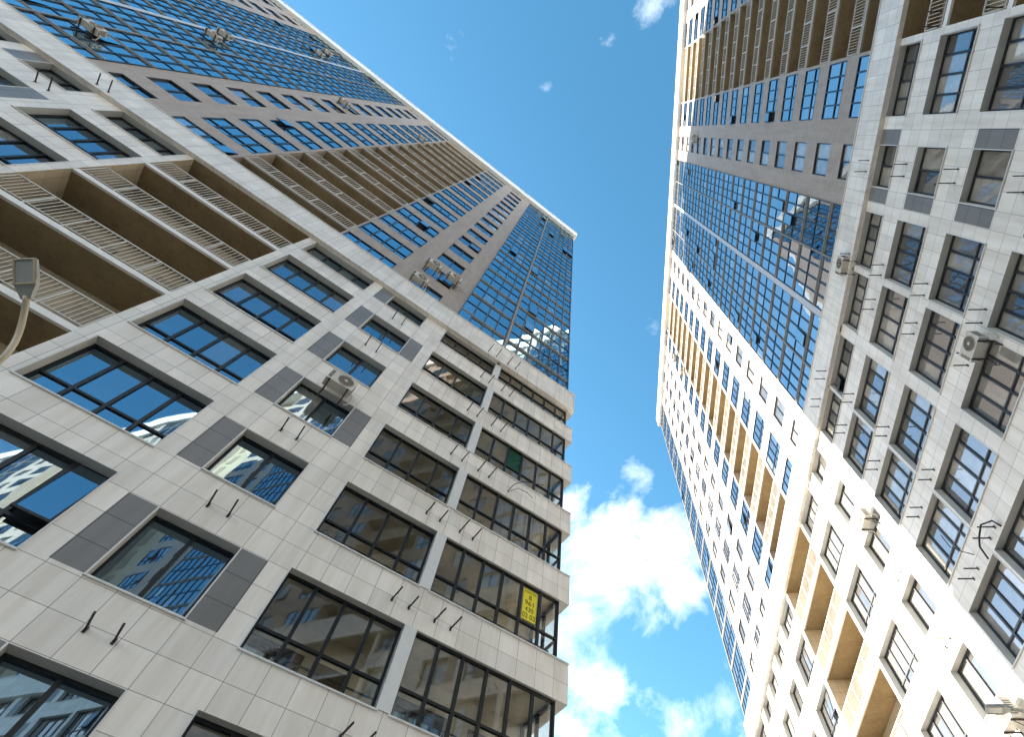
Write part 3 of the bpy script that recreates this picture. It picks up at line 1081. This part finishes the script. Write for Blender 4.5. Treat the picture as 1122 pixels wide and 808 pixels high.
ACS = [
    ('L', 1.42, 14.15, 'cream cooling unit under the small window of the left tower, with round fan facing out'),
    ('L', 2.1, 25.1, 'cooling unit on brown tiles of the left tower, lowest of three near the ledge'),
    ('L', 2.12, 28.0, 'cooling unit on brown tiles of the left tower, upper left of three near the ledge'),
    ('L', .86, 28.15, 'cooling unit on brown tiles of the left tower, nearest the corner glass of the three'),
    ('L', 22.9, 42.1, 'cooling unit beside the pale vertical band high in the left tower, right of the pair'),
    ('L', 22.3, 39.9, 'cooling unit below the pale vertical band high in the left tower, left of the pair'),
    ('L', 16.5, 48.2, 'cooling unit between small windows on the upper brown strip of the left tower'),
    ('L', 24.5, 60.0, 'tiny cooling unit just under the left cornice, left of two close together'),
    ('L', 25.3, 63.6, 'tiny cooling unit just under the left cornice, right of two close together'),
    ('L', 11.9, 57.4, 'cooling unit above the upper end of the balcony stack under the left cornice'),
    ('L', 19.9, 27.6, 'weathered cooling unit hanging on mirrored glass at the far upper left'),
    ('R', 6.28, 15.0, 'large cooling unit seen side on, by the grey framed windows of the right tower'),
    ('R', 5.85, 24.1, 'cooling unit at the foot of the mirrored glass on the right tower'),
    ('R', 15.6, 17.95, 'sunlit cooling unit by a small window of the right tower where the shade ends'),
    ('R', 15.7, 9.55, 'big sunlit cooling unit at the lower right corner, casting a sharp shadow'),
    ('R', .85, 60.3, 'cooling unit high on the right tower wall, where the sun begins'),
    ('R', 26.6, 57.6, 'small sunlit cooling unit near the right roof edge, lower of two'),
    ('R', 26.8, 62.3, 'small sunlit cooling unit near the right roof edge, upper of two'),
]
for a in ACS:
    ac_unit(a[0], a[1], a[2] + Z, a[3])


# ------------------------------------------------------------------ yellow sale banner
def text_mesh(body, size, mat, parent, u, d, z, name, width=None):
    cu = bpy.data.curves.new(name, 'FONT')
    cu.body = body
    cu.size = size
    cu.align_x = 'CENTER'
    cu.align_y = 'CENTER'
    cu.extrude = 0.001
    to = bpy.data.objects.new(name, cu)
    C.objects.link(to)
    bpy.context.view_layer.update()
    dg = bpy.context.evaluated_depsgraph_get()
    me = bpy.data.meshes.new_from_object(to.evaluated_get(dg))
    bpy.data.objects.remove(to)
    me.materials.clear()
    me.materials.append(mat)
    o = bpy.data.objects.new(name, me)
    C.objects.link(o)
    o.parent = parent
    o.location = (-u, d, z)
    o.rotation_euler = (math.radians(90), 0, 0)
    if width:
        xs = [v.co.x for v in me.vertices]
        o.scale = (width / (max(xs) - min(xs)), 1, 1)
    return o


org, rt = frame_of('L')
bn = empty('sale_banner', 'yellow for-sale banner with a black phone number inside the corner loggia glass', 'banner', to_world('L', -6.39, .105, 10.19 + Z), rt)
yel = simple('yellow_vinyl', (0.80, 0.68, 0.02), 0.5, var=0.03)
blk = simple('black_print', (0.01, 0.01, 0.01), 0.5)
m = MB()
m.box(-.235, .235, .0, .006, 0, 1.02, yel)
m.build('vinyl_sheet', bn)
text_mesh('АГЕНТСТВО', .10, blk, bn, 0, -.003, .93, 'lettering', .40)
for s, zz, ww, sz in (('8', .76, None, .22), ('961', .56, .30, .21), ('430', .35, .28, .21), ('02 03', .13, .42, .23)):
    text_mesh(s, sz, blk, bn, 0, -.003, zz, 'lettering', ww)


# ------------------------------------------------------------------ loose cables hung on the walls
def cable(key, pts, r, label, name='cable', mat=None):
    origin, rot = frame_of(key)
    e = MB()
    e.tube(pts, r, mat or MAT['steel'], 8)
    o = e.build(name, None, True)
    o.location = (origin.x, origin.y, Z)
    o.rotation_euler = (0, 0, rot)
    tag(o, label, 'cable', 'loose cables on the walls')
    return o


cable('L', [(-5.0, 0, 14.65), (-5.05, -.3, 14.75), (-5.3, -.45, 14.95), (-5.65, -.5, 15.1), (-6.1, -.5, 15.35)], .014,
      'thin curved cable sticking out below the green pane of the left tower')
cable('L', [(-5.0, 0, 14.6), (-5.2, -.35, 14.6), (-5.5, -.45, 14.5), (-5.8, -.35, 14.55)], .010,
      'short drooping cable beside the longer curved one below the green pane')
cable('R', [(11.0, 0, 12.5), (11.0, -.1, 12.75), (11.2, -.35, 12.8), (11.5, -.45, 12.6), (11.75, -.46, 12.45), (12.0, -.3, 12.2)], .028,
      'thick black hose hooked over two rods between large windows of the right tower', 'hose')
cable('R', [(12.6, 0, 13.0), (12.62, -.25, 13.15), (12.7, -.45, 13.45), (12.6, -.5, 13.9)], .014,
      'thin bent cable crossing the edge of a grey framed window of the right tower')

# ------------------------------------------------------------------ street lamps
def street_lamp(label, head_px, arm_px, hgt, group, size, foot_dir):
    """LED head on a curved arm and pole; pixels only fix where it stands"""
    def at(px, h):
        d = RM @ Vector(((px[0] - CX) / FPX, -(px[1] - CY) / FPX, -1))
        return EYE + d * (h / d.z)
    hp = [at(p, h) for p, h in head_px]
    ap = [at(p, h) for p, h in arm_px]
    tip, base = hp
    pole = ap[-1] + foot_dir
    root = empty('street_lamp', label, 'street lamp', (pole.x, pole.y, 0), 0, group)
    loc = Vector((pole.x, pole.y, 0))
    grey = simple('lamp_grey_paint', (0.34, 0.35, 0.32), 0.5, 0.2)
    cream = simple('lamp_arm_paint', (0.50, 0.43, 0.31), 0.45)
    lens = simple('lamp_lens', (0.42, 0.44, 0.42), 0.15)
    # head: tapered housing, lens plate below
    ax = (tip - base)
    L = ax.length
    ax.normalize()
    up = Vector((0, 0, 1))
    side = ax.cross(up).normalized()
    up = side.cross(ax).normalized()
    vs, fs = [], []
    prof = [(0.0, .22, .05), (.12, .30, .075), (.32, .48, .09), (.55, .52, .085), (.96, .50, .07), (1.0, .44, .05)]
    for t_, wd, th in prof:
        c = base + ax * (L * t_) - loc
        wv = side * (wd * size / 2)
        hv = up * th * size
        for p in (c - wv - hv * .4, c + wv - hv * .4, c + wv * .8 + hv, c - wv * .8 + hv):
            vs.append(tuple(p))
    k = len(prof)
    for i in range(k - 1):
        for j in range(4):
            a = i * 4 + j
            b = i * 4 + (j + 1) % 4
            fs.append((a, b, b + 4, a + 4))
    fs.append((3, 2, 1, 0))
    e = (k - 1) * 4
    fs.append((e, e + 1, e + 2, e + 3))
    me = bpy.data.meshes.new('lamp_head')
    me.from_pydata(vs, [], fs)
    me.materials.append(grey)
    o = bpy.data.objects.new('lamp_head', me)
    C.objects.link(o)
    o.parent = root
    m = MB()
    def Lq(t0, t1, w0, w1, off, mat):
        q = []
        for t_, wd in ((t0, -w0), (t0, w0), (t1, w1), (t1, -w1)):
            p = base + ax * (L * t_) + side * wd * size / 2 - up * off * size - loc
            q.append((-p.x, p.y, p.z))
        m.quad(q, mat, (0, 0, -1))
    Lq(.40, .93, .40, .40, .045, lens)
    # rim round the lens
    rim = []
    for t_, wd in ((.37, -.44), (.37, .44), (.96, .44), (.96, -.44), (.37, -.44)):
        p = base + ax * (L * t_) + side * wd * size / 2 - up * .045 * size - loc
        rim.append((-p.x, p.y, p.z))
    for a, b in zip(rim, rim[1:]):
        m.tube([a, b], .012 * size * 2, cream, 6)
    m.build('lens', o)
    m = MB()
    pts = [base + ax * L * .08] + ap
    pts = [p - loc for p in pts]
    # smooth the arm
    sm = []
    for i in range(len(pts) - 1):
        for t_ in (0, .5):
            sm.append(pts[i].lerp(pts[i + 1], t_))
    sm.append(pts[-1])
    for _ in range(2):
        sm = [sm[0]] + [(sm[i - 1] + sm[i] * 2 + sm[i + 1]) / 4 for i in range(1, len(sm) - 1)] + [sm[-1]]
    top = sm[-1]
    sm += [Vector((foot_dir.x * .6 + top.x, foot_dir.y * .6 + top.y, top.z - .35)), Vector((0, 0, top.z - 1.1))]
    m.tube([(-p.x, p.y, p.z) for p in sm], .045 * size * 1.3, cream, 12)
    m.build('arm', root, True)
    m = MB()
    m.tube([(0, 0, sm[-1].z + .1), (0, 0, 1.2), (0, 0, 1.19), (0, 0, 0)], [.05, .07, .10, .11], cream, 14)
    m.build('pole', root, True)
    return root


street_lamp('grey street lamp with flat head on a curved arm, before the left balconies',
            [((29, 283), 7.0), ((29, 328), 6.75)], [((28.0, 336), 6.7), ((26, 346), 6.62), ((21.5, 366), 6.45), ((12, 384), 6.2), ((-1, 397), 5.9)], 7, 'street lamps', .62,
            Vector((-.9, .35, 0)))
street_lamp('street lamp seen edge on at the lower right corner, in front of the sunlit wall',
            [((1080, 778), 7.0), ((1110, 778), 6.9)], [((1114, 778.5), 6.88), ((1122, 780), 6.8), ((1140, 786), 6.6)], 7, 'street lamps', .55,
            Vector((.8, -.2, 0)))
